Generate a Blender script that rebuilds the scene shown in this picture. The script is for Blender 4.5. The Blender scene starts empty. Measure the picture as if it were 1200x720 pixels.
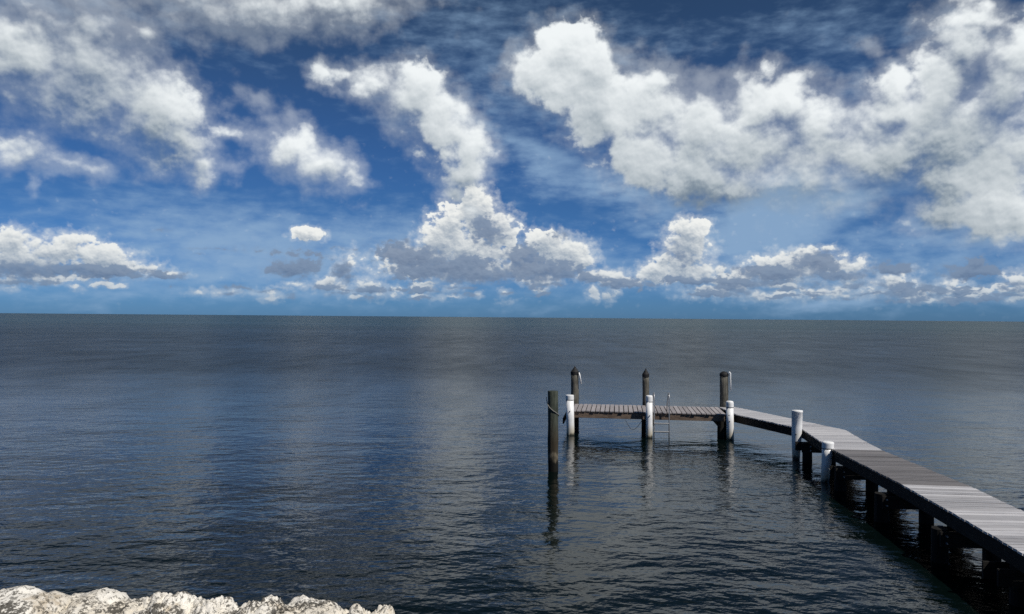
import bpy, bmesh, math, random
from mathutils import Vector, Matrix, noise as mnoise

SUN_DIR = Vector((0.62, -0.52, 0.98)).normalized()      # towards the sun
SUN_EL = math.asin(SUN_DIR.z)
SUN_AZ = math.atan2(SUN_DIR.x, SUN_DIR.y)
BG_STRENGTH = 0.1
SKY_STRENGTH = 0.1
SKY_TINT_LOW = (0.14, 0.34, 0.80)
SKY_TINT_MID = (0.150, 0.315, 0.58)
SKY_TINT_HIGH = (0.185, 0.27, 0.36)
SKY_TINT_TOP = (0.07, 0.10, 0.13)
AIR_COLOUR = (0.13, 0.26, 0.43)
TILE_AZ = [-42, -30, -25, -19, -13, -7, -2, 3, 7, 12, 17, 21, 25, 29, 42]
TILE_EL = [-0.3, 3.2, 7.5, 12.5, 27.0]

NEAR_CFG = dict(warp=[(1.9, 0.22, 2), (1.3, 0.8, 4)], f_fbm=0.55, a_fbm=0.57, det=7, rough=0.51, f_bil=0.55, a_bil=0.42, det_bil=4, bend=0.5, grow=1.13,
                soft=0.19, soft2=0.55, f_soft=0.12, march=[((0.12, 0.7), 0.95), ((0.3, 1.7), 1.2), ((0.6, 3.6), 1.2)],
                relief=((0.07, 0.2), 0.9), halo=(0.30, 0.2, 0.3))
NEAR_COL = ((0.88, 0.92, 0.93), (0.245, 0.31, 0.37), (0.185, 0.245, 0.315))
MID_CFG = dict(warp=[(0.8, 0.6, 2), (0.35, 2.2, 3)], f_fbm=1.5, a_fbm=0.58, det=5, rough=0.49, f_bil=1.5, a_bil=0.5, k=0.1, bend=0.2, grow=1.15,
               soft=0.10, soft2=0.32, f_soft=0.3, march=[((0.04, 0.3), 1.6), ((0.2, 1.0), 1.9)],
               relief=((0.03, 0.1), 1.2), soft_low=0.4, air=(2.0, 0.95), halo=(0.42, 0.24, 0.22))
MID_COL = ((0.90, 0.91, 0.88), (0.215, 0.29, 0.39), None)
DARK_CFG = dict(warp=[(0.8, 0.6, 2), (0.4, 2.0, 3)], f_fbm=1.6, a_fbm=0.65, det=6, rough=0.57, f_bil=1.9, a_bil=0.4, k=0.1, stretch=1.4, grow=1.3,
                soft=0.2, soft2=0.45, f_soft=0.3, opacity=0.92, march=[((0.05, 0.3), 1.5)], relief=((0.03, 0.1), 1.3), air=(1.6, 0.65), halo=(0.3, 0.2, 0.3))
DARK_COL = ((0.205, 0.275, 0.395), (0.10, 0.152, 0.262), None)
VEIL_CFG = dict(warp=[(4.0, 0.1, 2), (1.2, 0.5, 3)], f_fbm=0.5, a_fbm=0.6, det=7, rough=0.54, stretch=2.6, grow=1.7,
                soft=0.5, lo=-0.24, opacity=0.82, march=[])
VEIL_COL = ((0.275, 0.42, 0.61), None, None)

# ---------------------------------------------------------------- node helper
class Nodes:
    """small helper to write node graphs as expressions"""
    def __init__(self, tree):
        self.t = tree
    def new(self, kind, **kw):
        n = self.t.nodes.new(kind)
        for k, v in kw.items():
            setattr(n, k, v)
        return n
    def link(self, a, sock):
        if isinstance(a, bpy.types.NodeSocket):
            self.t.links.new(a, sock)
        else:
            sock.default_value = a
    def m(self, op, a, b=None, c=None, clamp=False):
        n = self.new('ShaderNodeMath', operation=op, use_clamp=clamp)
        for i, v in enumerate((a, b, c)):
            if v is not None:
                self.link(v, n.inputs[i])
        return n.outputs[0]
    def v(self, op, a, b=None, c=None, scale=None):
        n = self.new('ShaderNodeVectorMath', operation=op)
        for i, v in enumerate((a, b, c)):
            if v is not None:
                self.link(v, n.inputs[i])
        if scale is not None:
            self.link(scale, n.inputs['Scale'])
        return n.outputs['Value'] if op in ('DOT_PRODUCT', 'LENGTH', 'DISTANCE') else n.outputs[0]
    def noise(self, vec, scale, detail=4, rough=0.5, out=0, dims='3D', lac=2.0, dist=0.0):
        n = self.new('ShaderNodeTexNoise', noise_dimensions=dims)
        if vec is not None:
            self.link(vec, n.inputs['Vector'])
        self.link(scale, n.inputs['Scale']); self.link(detail, n.inputs['Detail'])
        self.link(rough, n.inputs['Roughness']); self.link(lac, n.inputs['Lacunarity'])
        self.link(dist, n.inputs['Distortion'])
        return n.outputs[out]
    def billow(self, vec, scale, detail, rough):
        n = self.new('ShaderNodeTexVoronoi', voronoi_dimensions='3D', feature='SMOOTH_F1', normalize=True)
        self.link(vec, n.inputs['Vector'])
        n.inputs['Scale'].default_value = scale; n.inputs['Detail'].default_value = detail
        n.inputs['Roughness'].default_value = rough; n.inputs['Smoothness'].default_value = 0.35
        return n.outputs['Distance']
    def smooth(self, x, a, b):
        n = self.new('ShaderNodeMapRange', interpolation_type='SMOOTHSTEP')
        for i, v in enumerate((x, a, b)):
            self.link(v, n.inputs[i])
        return n.outputs[0]
    def lin(self, x, a, b, c=0.0, d=1.0):
        n = self.new('ShaderNodeMapRange')
        for i, v in enumerate((x, a, b, c, d)):
            self.link(v, n.inputs[i])
        return n.outputs[0]
    def mix(self, f, a, b, blend='MIX'):
        n = self.new('ShaderNodeMix', data_type='RGBA', blend_type=blend)
        self.link(f, n.inputs[0])
        for v, s in ((a, n.inputs[6]), (b, n.inputs[7])):
            self.link(v if isinstance(v, bpy.types.NodeSocket) else (*v, 1.0), s)
        return n.outputs[2]
    def xyz(self, v):
        n = self.new('ShaderNodeSeparateXYZ'); self.link(v, n.inputs[0]); return n.outputs
    def comb(self, x, y, z):
        n = self.new('ShaderNodeCombineXYZ')
        for i, v in enumerate((x, y, z)):
            self.link(v, n.inputs[i])
        return n.outputs[0]

# each: azimuth, elevation, half-width, half-height (degrees), turn, weight
NEAR_CLOUDS = [
    (-32.58,16.22,3.54,2.2,7,1.12), (-28.78,15.72,4.28,2.8,-13,1.15), (-24.94,14.21,3.25,2.49,-30,1.1), (-29.55,18.16,3.61,2.14,4,0.95),
    (-32.16,18.76,3.75,1.24,13,0.6), (-23.31,11.78,2.66,1.6,-9,0.9), (-26.72,11.82,3.15,1.21,2,0.7), (-22.2,10.46,2.62,1.38,1,0.9),
    (-24.1,10.58,3.21,1.35,6,0.8), (-20.57,12.77,2.5,0.92,-2,0.65), (-26.04,18.23,1.94,1.39,-33,0.7), (-29.25,14.61,5.28,3.08,-2,0.95),
    (-24.65,12.37,3.15,2.57,3,0.95), (-32.48,9.98,1.89,1.37,-2,0.9), (-29.91,9.52,2.95,0.82,-5,0.8), (-33.3,10.4,1.19,1.01,25,0.8),
    (-31.77,8.37,1.28,0.55,90,0.6), (-18.69,20.93,7.24,2.22,7,1), (-13.38,21.81,5.48,1.93,6,0.95), (-22.63,21.34,4.97,1.53,9,0.9),
    (-7.83,22.59,3.78,0.98,3,0.5), (-16.37,12.06,2.23,2,7,1.05), (-14.09,10.77,3.09,1.64,-14,1.05), (-12.14,9.84,1.57,0.74,-17,0.85),
    (-18.61,14.77,2.42,1.02,6,0.55), (-13.02,17.17,1.81,0.98,-3,0.9), (-10.25,16.66,2.55,1.42,-14,0.9), (-7.63,15.98,3.1,2.38,-11,1),
    (-5.34,14.4,3.2,2.59,-31,1), (-3.29,12.88,2.07,2.03,72,1), (-3.72,10.79,1.97,1.85,5,0.95), (-4.15,9.3,1.65,1.24,2,0.85),
    (-3.38,8.19,1.02,0.87,2,0.75), (-6.51,17.89,1.96,1.31,-22,0.6), (1.45,17.94,2.3,1.98,-1,1.05), (3.8,19.65,2.93,1.59,-1,1.05),
    (5.59,18.12,2.66,2.31,-6,1), (2.93,16.17,2.91,1.55,-23,0.95), (6.24,15.18,3.29,2.73,-18,1.05), (9.5,15.09,3.49,2.94,-8,1.1),
    (10.48,16.69,2.11,1.5,-5,1), (13.67,13.63,4,3.28,-9,1.1), (17.23,14.7,2.76,2.56,-40,1), (17.97,17.02,1.31,0.95,72,0.75),
    (19.81,15.19,2.4,1.89,-13,1), (21.77,13.11,3.66,2.58,-9,1.05), (10.02,11.67,4.37,2.52,-21,1), (14.29,9.91,5.18,1.91,-10,1.05),
    (20.11,10.07,5.64,2.33,-4,1.05), (25.52,10.85,4.46,2.35,-1,1.05), (26.55,13.77,3.1,2.04,-11,0.95), (26.29,15.63,1.77,1.26,-14,0.95),
    (29.05,14.81,2.72,2.35,-62,1), (30.01,17.25,2.59,1.98,-77,1), (30.96,18.85,2.5,1.45,-15,0.95), (32.81,15.05,3.54,1.98,-86,1.05),
    (30.02,11.53,4.35,2.95,-11,1.15), (31.89,10.01,2.79,2.09,-13,1.05), (23.14,11.87,3.8,2.25,-7,1.1), (16.65,12.01,5.28,2.64,-4,1.1),
    (28.31,13.04,3.01,2.12,-13,1.05), (33.48,10.89,2.44,2.15,-62,0.95), (24.72,17.95,1.28,0.83,-13,0.5), (14.26,17.07,1.83,1.23,-31,0.45),
    (9.04,19.16,1.62,1.02,-27,0.4), (30.02,8.84,1.94,1.7,-21,1.05), (31.89,7.36,2.46,2.29,-39,1.1), (29.3,6.98,2.53,1.64,-6,0.85),
    (27.07,6.44,1.62,1.01,-5,0.6), (33.47,6.46,1.8,1.58,-77,1), (31.2,5.25,1.96,0.76,-3,0.6),
]
MID_CLOUDS = [
    (-33.08,4.43,1.17,0.95,9,1), (-30.54,4.03,2.08,0.93,-6,1), (-29.84,4.73,1.15,0.66,4,0.9), (-28.12,3.7,2.18,1.01,-9,1),
    (-32.39,3.35,2.28,0.86,3,0.9), (-26.09,3.11,2.05,0.51,-3,0.8), (-23.99,2.77,1.17,0.23,-4,0.7), (-30.99,2.32,3.75,0.44,2,0.7),
    (-33.05,2.09,1.34,0.43,2,0.7), (-14.93,5.83,1.25,0.46,2,1.1), (-15.58,5.63,0.71,0.3,2,0.8), (-3.07,9.07,1,0.51,-79,0.9),
    (-2.48,7.71,1.88,1.27,-74,1.05), (-1.2,6.59,1.78,1.39,-18,1), (-3.56,7.56,0.89,0.75,2,0.8), (-4.63,6.92,1.4,1.38,21,0.95),
    (-5.13,5.65,1.9,1.38,1,1), (-3.54,5.05,2.54,1.14,1,1), (-6.38,4.37,3.27,0.88,1,0.95), (-8.26,4.59,1.5,0.63,1,0.8),
    (-0.67,4.7,2.29,0.89,1,0.8), (2.51,5.61,1.4,0.95,0,1.1), (3.91,4.66,2.03,1.2,0,1.1), (1.74,5.73,0.76,0.63,-0,1),
    (5.18,4.22,1.01,0.88,-1,0.9), (0.61,3.57,4.46,0.51,0,0.8), (-3.84,3.52,5.71,0.76,1,1), (5.69,3.21,1.64,0.38,0,0.6),
    (12.87,6.3,1.21,0.98,-3,1.1), (12.87,5.19,1.7,1.36,-2,1), (13.71,6.53,0.84,0.73,-5,0.9), (10.56,3.34,1.23,0.87,-1,1),
    (11.17,4.33,0.86,0.56,-1,0.9), (12.51,3.83,1.82,1.24,-1,0.9), (14.02,3.45,2.04,0.74,-0,0.8), (20.96,4.68,0.89,0.47,-2,0.95),
    (19.85,3.75,2.82,0.96,-1,1), (17.56,3.18,1.97,0.48,-1,0.85), (22.34,3.71,2.07,0.82,-1,0.85), (24.12,3.74,0.96,0.52,-2,1),
    (22.34,5,0.87,0.35,-2,0.6), (6.14,1.82,0.63,0.57,-89,0.85), (7.09,1.76,0.75,0.57,0,0.85), (27.57,3.27,0.8,0.45,-2,0.4),
    (33.47,2.49,0.89,0.74,-4,0.8), (27.07,2.03,2.02,0.57,-1,0.7), (29.54,2.12,1.16,0.44,-1,0.65), (31.43,1.88,1.02,0.43,-1,0.6),
    (23.16,2.18,1.29,0.53,-1,0.6), (20.69,1.78,2.45,0.54,-0,0.6), (16.7,1.78,1.87,0.49,-0,0.55), (13.13,1.47,1.45,0.37,0,0.45),
    (-12.54,2.01,1.34,0.62,1,0.7), (-9.78,1.8,2.23,0.63,1,0.6), (-11.96,3.88,1.34,0.99,2,0.6), (-10.72,2.66,1.23,0.87,1,0.55),
    (-5.09,1.48,1.64,0.38,1,0.5), (-0.51,1.14,0.76,0.38,0,0.5), (-20.43,1.62,2.57,0.3,1,0.6), (-22.04,1.65,0.77,0.35,1,0.6),
    (-6.35,1.97,1.26,0.63,1,0.5), (27.66,1.67,1.12,0.44,-0,0.86), (32.68,2.24,0.77,0.25,-1,0.79), (26.72,2.42,0.64,0.27,-1,0.92),
    (17.46,2.51,1.38,0.27,-0,0.68), (34.06,1.5,0.61,0.41,-1,0.79), (32.56,2.06,0.68,0.23,-1,0.65), (16.09,2.19,1.13,0.21,-0,0.84),
    (24.91,1.72,0.52,0.46,-1,0.61), (30.02,1.55,0.44,0.39,-2,0.73), (18.99,1.68,1.41,0.47,-0,0.72), (22.34,1.92,1.21,0.23,-0,0.86),
    (22.05,1.83,1.35,0.3,-0,0.92), (26.16,2.12,0.74,0.25,-1,0.63), (34.13,1.82,0.69,0.24,-1,0.81), (31.39,1.92,0.75,0.2,-1,0.92),
    (33.51,1.73,0.99,0.21,-1,0.75), (17.96,1.59,0.81,0.34,-0,0.95), (24.86,2.15,0.83,0.24,-1,0.73), (34.16,1.41,0.86,0.3,-0,0.72),
    (30.67,1.62,0.98,0.36,-0,0.87), (22.52,1.73,0.75,0.33,-0,0.87), (14.89,1.92,0.79,0.4,-0,0.76), (31.22,1.74,1.05,0.28,-1,0.83),
    (28.89,1.42,1.23,0.33,-0,0.79), (18.33,1.6,1.43,0.34,-0,0.84), (28.46,1.99,0.96,0.39,-1,0.82), (29.48,2.37,0.57,0.3,-1,0.83),
    (19.62,2.44,0.64,0.3,-1,0.66), (18.92,2.46,0.96,0.31,-0,0.81), (20.74,2.05,0.61,0.43,-1,0.73), (15.44,1.84,0.63,0.37,-0,0.72),
    (28.03,2.04,0.57,0.35,-1,0.8), (33.64,1.41,0.85,0.27,-0,0.91), (27.79,1.52,0.77,0.31,-0,0.68), (-17.55,1.22,0.73,0.36,1,0.82),
    (-16.99,1.22,0.81,0.23,1,0.69), (-6.34,2.46,0.91,0.24,1,0.83), (-17.52,1.62,0.79,0.3,1,0.73), (-16.66,1.98,0.84,0.27,1,0.66),
    (-4.38,1.49,0.92,0.19,1,0.78), (-4.49,2.06,0.8,0.35,1,0.61), (-14.69,2.02,1.04,0.35,1,0.59), (-11.5,1.49,0.54,0.23,1,0.8),
    (-2.59,1.72,0.55,0.35,1,0.62), (-4.35,2.33,0.97,0.27,1,0.6), (-22.1,1.57,0.92,0.33,1,0.59), (-15.89,2.26,0.96,0.21,1,0.74),
    (-12.22,2.1,1.03,0.28,1,0.59), (-29.65,2.29,1.03,0.18,2,0.54), (-30.09,2.15,1.16,0.24,2,0.6), (-28.62,2.37,1.09,0.18,2,0.55),
    (-27.45,1.86,0.76,0.19,2,0.79), (-29.57,1.69,0.67,0.27,2,0.61), (-32.59,2,0.93,0.22,2,0.62), (-33.24,1.58,0.94,0.29,2,0.63),
    (-28.21,1.98,1,0.26,2,0.72), (18.81,3,1.04,0.45,-1,0.76), (21.27,1.88,0.48,0.27,-0,0.97), (19.77,2.38,0.81,0.31,-0,0.79),
    (18.53,1.68,0.5,0.19,-0,0.82), (15.6,2.79,1.56,0.35,-0,0.98), (32.95,1.9,0.85,0.27,-1,0.99), (26.36,2.6,1.49,0.52,-1,0.79),
    (7.44,2.81,1.09,0.49,0,0.99), (16.35,2.39,1.03,0.47,-0,0.93), (14.19,2.04,1.39,0.36,-0,0.86), (6.84,3.11,2.37,0.57,0,0.76),
    (34.12,2.14,0.78,0.24,-1,0.77), (21.55,1.58,0.38,0.17,-0,0.76), (8.56,2.77,1.51,0.45,0,0.76), (33.72,2.65,1.24,0.43,-1,0.88),
    (16.4,3,1.79,0.72,-1,0.9), (13.39,3.18,1.97,0.61,-0,0.89), (25.22,1.91,1.1,0.25,-0,0.86), (13.68,3,1.49,0.41,-0,0.94),
    (16.37,2.97,1.11,0.46,-1,0.77), (23.92,2.7,0.89,0.55,-1,0.76), (15.57,2.55,0.93,0.43,-0,0.83), (23.35,1.64,0.72,0.26,-0,0.89),
    (30.1,1.98,1.14,0.34,-1,0.93), (29.98,2.4,0.77,0.29,-1,0.79), (26.55,2.6,0.83,0.54,-1,0.89), (-13.54,2.45,1.07,0.55,1,0.94),
    (-10.57,2.13,0.89,0.34,1,0.7), (-0.44,1.87,0.55,0.29,0,0.74), (-6.95,1.54,0.74,0.18,1,0.78), (-6.7,2.18,0.96,0.43,1,0.93),
    (2.01,2.06,0.63,0.39,0,0.8), (2.15,2.77,1.42,0.49,0,0.92), (-10.82,2.32,0.86,0.43,1,0.79), (-10.39,2.23,0.86,0.5,1,0.91),
]
DARK_CLOUDS = [
    (-7.32,4.48,2.76,0.88,-4,1), (0.74,4.2,1.66,1.14,0,0.95), (-4.79,3.76,3.8,0.89,1,1), (-15.85,3.36,1.59,0.61,2,1.05),
    (-17.2,3.2,0.81,0.3,2,0.8), (-12.44,3.25,0.85,0.68,2,0.95), (-12.55,2.13,1.21,0.37,1,0.6), (-7.76,4.22,1.75,0.63,-9,0.85),
    (-6.37,3.36,2.77,0.69,1,0.95), (-2.57,3.16,4.45,0.63,1,1), (2.52,3.45,2.8,0.83,0,1), (5.7,2.96,1.14,0.44,0,0.9),
    (3.46,6.11,1.02,0.44,0,0.7), (-1.83,6.33,1.65,1.27,-28,0.8), (-32.15,2.76,2.56,0.54,2,1), (-28.1,2.81,2.97,0.45,-1,1),
    (-24.52,2.7,1.48,0.23,-2,0.9), (-32.37,2,1.82,0.32,2,0.8), (-31.24,3.62,0.93,0.43,3,0.5), (12.33,4.57,1.59,0.98,-22,0.7),
    (12.52,2.84,2.06,0.37,-0,0.8), (18.71,3.29,2.86,0.54,-1,1), (21.52,3.96,1.76,0.83,-1,0.95), (23.16,3.11,2.15,0.47,-1,0.9),
    (26.26,3.46,1.43,0.34,-1,1), (26.05,3.75,0.72,0.29,-2,0.7), (30.87,3.19,1.6,0.44,-1,1), (30.97,3.74,0.56,0.44,-4,0.8),
    (29.54,3,0.87,0.22,-1,0.6), (27.07,1.69,2.22,0.4,-0,0.8), (26.05,2.5,1.75,0.46,-1,0.6), (32.35,1.65,1.82,0.38,-1,0.6),
    (21.25,2.55,1.66,0.41,-1,0.6), (16.11,2.09,0.82,0.31,-0,0.5), (7.9,2.27,0.37,0.16,0,0.8), (9.46,2.09,0.37,0.25,-0,0.7),
    (8.83,3.03,0.62,0.16,-0,0.6), (1.9,2.24,1.02,0.22,0,0.7), (-10.09,1.92,1.98,0.5,1,0.55), (-6.35,1.66,1.89,0.32,1,0.45),
    (-19.59,1.88,1.47,0.18,1,0.8), (-23.71,1.91,1.07,0.15,1,0.5), (-21.3,4.57,2.21,0.15,-1,0.6), (-15.57,4.41,4.14,0.31,-4,0.6),
    (-24.56,5.7,0.63,0.17,3,0.6), (-12.27,4.87,2.68,0.19,-2,0.5), (-22.29,4.17,0.49,0.09,2,0.6), (33.05,2.05,1,0.26,-1,0.83),
    (30.31,1.98,1.4,0.16,-1,0.82), (28.69,1.96,1.6,0.24,-1,0.94), (21.99,1.91,1.64,0.22,-0,0.71), (26.81,2.14,0.66,0.17,-1,0.93),
    (30.87,1.4,0.6,0.27,-0,0.63), (17.95,1.58,1.95,0.18,-0,0.62), (15.37,1.76,1.8,0.17,0,0.86), (31.84,1.3,1.01,0.2,-0,0.86),
    (16.63,1.96,1.71,0.28,-0,0.73), (28.94,1.88,1.6,0.23,-1,0.8), (29.8,1.43,0.94,0.25,-0,0.9), (29.47,1.51,0.76,0.25,-0,0.8),
    (19.47,1.58,1.46,0.16,-0,0.77), (27.04,1.94,1.61,0.14,-0,0.74), (26.86,1.33,1.52,0.2,-0,0.88), (14.65,2.11,1.46,0.25,-0,0.65),
    (-8.34,2.05,1.6,0.19,1,0.65), (-20.33,1.47,0.96,0.15,1,0.75), (-3.36,2.12,0.91,0.15,1,0.8), (-4.4,2.25,1.4,0.17,1,0.68),
    (-4.35,1.74,0.67,0.16,1,0.66), (-12.74,1.65,1.29,0.2,1,0.67), (-16.06,1.33,0.65,0.22,1,0.72), (-11.42,1.69,1.1,0.17,1,0.59),
    (-3.09,1.67,0.66,0.22,1,0.79), (-7.01,1.32,1.34,0.14,1,0.62), (-7.64,2.29,0.73,0.17,1,0.57), (-12.64,1.92,1.19,0.18,1,0.78),
    (-10.7,1.32,1.16,0.2,1,0.62), (-17.61,1.78,1.26,0.14,1,0.73), (19.02,2.71,1.19,0.22,-0,0.98), (21.36,1.7,0.55,0.14,-0,0.92),
    (19.94,2.17,0.93,0.16,-0,0.87), (18.63,1.56,0.57,0.1,-0,0.83), (15.91,2.56,1.78,0.18,-0,0.87), (33.12,1.72,0.98,0.14,-1,0.82),
    (26.66,2.26,1.71,0.26,-1,0.84), (7.66,2.49,1.25,0.25,0,0.87), (16.55,2.08,1.19,0.24,-0,0.83), (14.47,1.81,1.59,0.18,0,1),
    (7.32,2.74,2.72,0.28,0,0.91), (34.27,1.98,0.89,0.12,-1,0.98), (21.63,1.47,0.44,0.08,-0,0.88), (8.86,2.48,1.73,0.22,0,0.81),
    (33.97,2.36,1.42,0.22,-1,0.82), (16.76,2.53,2.06,0.36,-0,0.97), (13.78,2.78,2.26,0.3,-0,0.88), (25.44,1.75,1.26,0.12,-0,0.97),
    (13.98,2.74,1.71,0.21,-0,0.96), (16.6,2.67,1.28,0.23,-0,0.89), (24.1,2.35,1.03,0.27,-1,0.84), (15.76,2.27,1.07,0.21,-0,0.95),
    (23.5,1.48,0.83,0.13,-0,0.89), (30.32,1.76,1.3,0.17,-0,0.85), (30.14,2.22,0.89,0.14,-1,0.85), (26.72,2.26,0.95,0.27,-1,0.81),
    (-13.32,2.1,1.23,0.27,1,0.92), (-10.38,1.91,1.03,0.17,1,0.92), (-0.33,1.68,0.63,0.15,0,0.94), (-6.8,1.42,0.85,0.09,1,0.98),
    (-6.51,1.9,1.11,0.22,1,0.91), (2.14,1.81,0.72,0.19,0,0.81), (2.44,2.46,1.63,0.24,0,0.88), (-10.65,2.04,0.99,0.22,1,0.95),
    (-10.22,1.9,0.99,0.25,1,0.97),
]
VEIL_CLOUDS = [
    (-16.74,4.37,8.18,1.58,-2,0.8), (-21.86,4.96,6.04,0.82,-2,0.8), (-9.81,4.43,4.33,1.62,1,0.8), (-27.14,5.66,3.02,0.34,-6,0.6),
    (-16.77,6.55,5.26,0.36,-2,0.6), (-19.06,4.77,8.53,2.04,-6,0.8), (-23.49,5.46,4.28,0.81,-6,0.7), (-10.75,5.34,4.92,1.62,2,0.7),
    (-13.77,4.03,4.21,1.6,2,0.6), (-22.39,3.47,6.53,1.06,-3,0.55), (2.46,11.47,3.79,1.11,-34,0.7), (7.54,9.09,5.04,0.98,-22,0.75),
    (11.27,7.98,4.31,0.61,-11,0.5), (-0.13,16.29,5.75,5.32,0,0.42), (-2.73,20.3,6.38,3.39,2,0.42), (18.41,6.77,3.54,1.68,19,1.2),
    (21.78,7.65,3.28,0.82,8,1), (16.09,5.44,2.11,1.1,30,0.7), (27.07,3.84,9.09,1.24,-1,0.6), (31.43,4.7,3.71,0.86,-2,0.6),
    (8.82,3.66,7.47,0.88,-5,0.4), (23.96,2.64,12.76,1.39,-1,0.55), (12.43,19.71,9.21,1.11,-8,0.35), (22.85,19.29,7.04,1.38,-2,0.42),
    (24.46,16.16,4.27,2.14,-9,0.3), (-18.64,17.29,6.25,0.56,-4,0.3), (-10.23,14.5,2.45,0.36,-9,0.35), (-28.59,2.12,7.86,1.12,2,0.4),
    (-7.61,2.59,12.52,1.51,1,0.45), (-28.34,19.39,8.06,1.49,10,0.35), (8.73,19.06,3.12,2.27,-25,0.35), (17.27,3.3,12.78,0.97,-1,0.7),
    (27.07,5.42,6.05,0.79,2,0.6), (6.31,4.6,7.56,1.26,-8,0.55), (-20.73,2.93,8.92,0.83,2,0.7), (-11.37,5.95,3.67,0.62,-4,0.6),
    (23.96,1.76,13.82,0.58,-0,0.7), (-18.45,1.48,14.91,0.6,1,0.6),
]
CLOUD_TONE = [
    (-28.77,14.94,9.23,6.37,1,-0.17,0.14), (-18.69,20.82,9.26,2.64,7,-0.05,0.1), (13.67,13.63,3.62,1.76,-4,0.08,0), (10,14.37,2.97,2.47,-84,0.06,0),
    (-31.23,18.6,5.26,1.94,12,-0.125,0.35), (-27.78,15.08,3.87,2.46,-17,0.12,0.2), (-24.15,14.75,2.84,2.05,61,0.2,0.05), (-31.18,15.35,2.86,1.51,13,0.12,0.25),
    (-23.57,10.91,5.86,2.57,-5,-0.16,0.35), (-24.64,11.93,1.71,1.55,63,-0.05,0.1), (-32.99,13.53,3.66,2,12,-0.06,0.2), (-32.93,9.4,2.73,2.06,14,0,0.2),
    (-29.66,9.49,2.87,1.09,-5,-0.075,0.2), (-18.7,21.09,6.37,1.47,7,0.15,0.5), (-17.51,19.07,8.78,1.63,6,-0.06,0.55), (-9.7,21.93,5.61,1.63,4,-0.05,0.5),
    (-18.61,14.77,3.46,1.36,6,-0.15,0.5), (-15.36,12.12,2.35,1.79,-7,0.25,0.1), (-14.44,10.09,3.57,0.97,-7,-0.06,0.25), (-12.71,16.96,2.14,1.26,6,0.2,0.1),
    (-9.62,15.41,2.5,2.33,19,-0.05,0.2), (-3.3,13.25,2.42,2.23,87,0.2,0), (-6.47,13.76,2.53,2.4,14,0.05,0.1), (-4.22,9.86,2.22,1.36,2,-0.175,0.3),
    (3.04,18.91,3.83,2.87,-2,0.16,-0.05), (5.59,17.72,1.74,1.39,65,-0.08,0), (3.38,15.4,3.18,1.55,-19,0.1,0.1), (6.57,13.86,2.53,2.39,-14,-0.075,0.1),
    (9.07,14.69,2.37,1.87,-86,0.2,0), (10.02,11.67,2.87,2.04,-21,0.22,0.02), (13.38,12.46,2.46,2.34,-36,-0.05,0.05), (15.47,14.12,2.98,2.08,-7,0.12,0.02),
    (20.09,15.22,2.89,1.31,-20,0.3,0.02), (21.77,12.26,3.87,1.7,-5,-0.02,0.15), (13.7,8.36,7.25,1.82,-7,-0.375,0.2), (16.66,10.24,5.86,0.95,-3,0.1,0.15),
    (23.95,8.64,6.37,1.6,2,-0.25,0.25), (21.23,9.83,5,0.69,-3,0.15,0.2), (28.06,10.36,3.91,2,17,-0.16,0.2), (27.06,14.79,2.06,1.58,-17,0.2,0.05),
    (30.49,17.43,3.19,2.7,-58,0.1,0.12), (32.81,14.55,3.05,1.79,-85,-0.02,0.15), (30.96,10.74,3.78,1.26,-6,-0.075,0.15), (31.66,8.18,2.16,1.89,-20,0.22,0),
    (28.32,6.76,2.68,2.1,-8,-0.275,0.35), (31.43,5.24,3.72,0.76,-3,-0.175,0.25), (24.72,17.95,2.14,1.36,-12,-0.15,0.6), (14.26,17.07,2.41,1.7,-8,-0.05,0.4),
    (9.04,19.16,2.5,1.47,-4,-0.125,0.5), (17.97,17.35,1.58,1.37,-73,0.05,0.15),
]



def box_of(b, grow):
    ca, ce, ra, re, ang = b[:5]
    a = math.radians(ang)
    w = math.hypot(ra * math.cos(a), re * math.sin(a)) * grow
    h = math.hypot(ra * math.sin(a), re * math.cos(a)) * grow
    return ca - w, ca + w, ce - h, ce + h

def inside(blobs, tile, grow, mx, my0, my1):
    a0, a1, e0, e1 = tile
    r = []
    for b in blobs:
        x0, x1, y0, y1 = box_of(b, grow)
        if x1 > a0 - mx and x0 < a1 + mx and y1 > e0 - my0 and y0 < e1 + my1:
            r.append(b)
    return r

def ellipse(N, pos, b, grow):
    n = N.new('ShaderNodeTexGradient', gradient_type='SPHERICAL')
    tm = n.texture_mapping
    tm.vector_type = 'TEXTURE'
    tm.translation = (b[0], b[1], 0)
    tm.rotation = (0, 0, math.radians(b[4]))
    tm.scale = (b[2] * grow, b[3] * grow, 1)
    N.link(pos, n.inputs[0])
    return n.outputs[1]

TH = 0.38       # cloud edge in the height field

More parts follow.
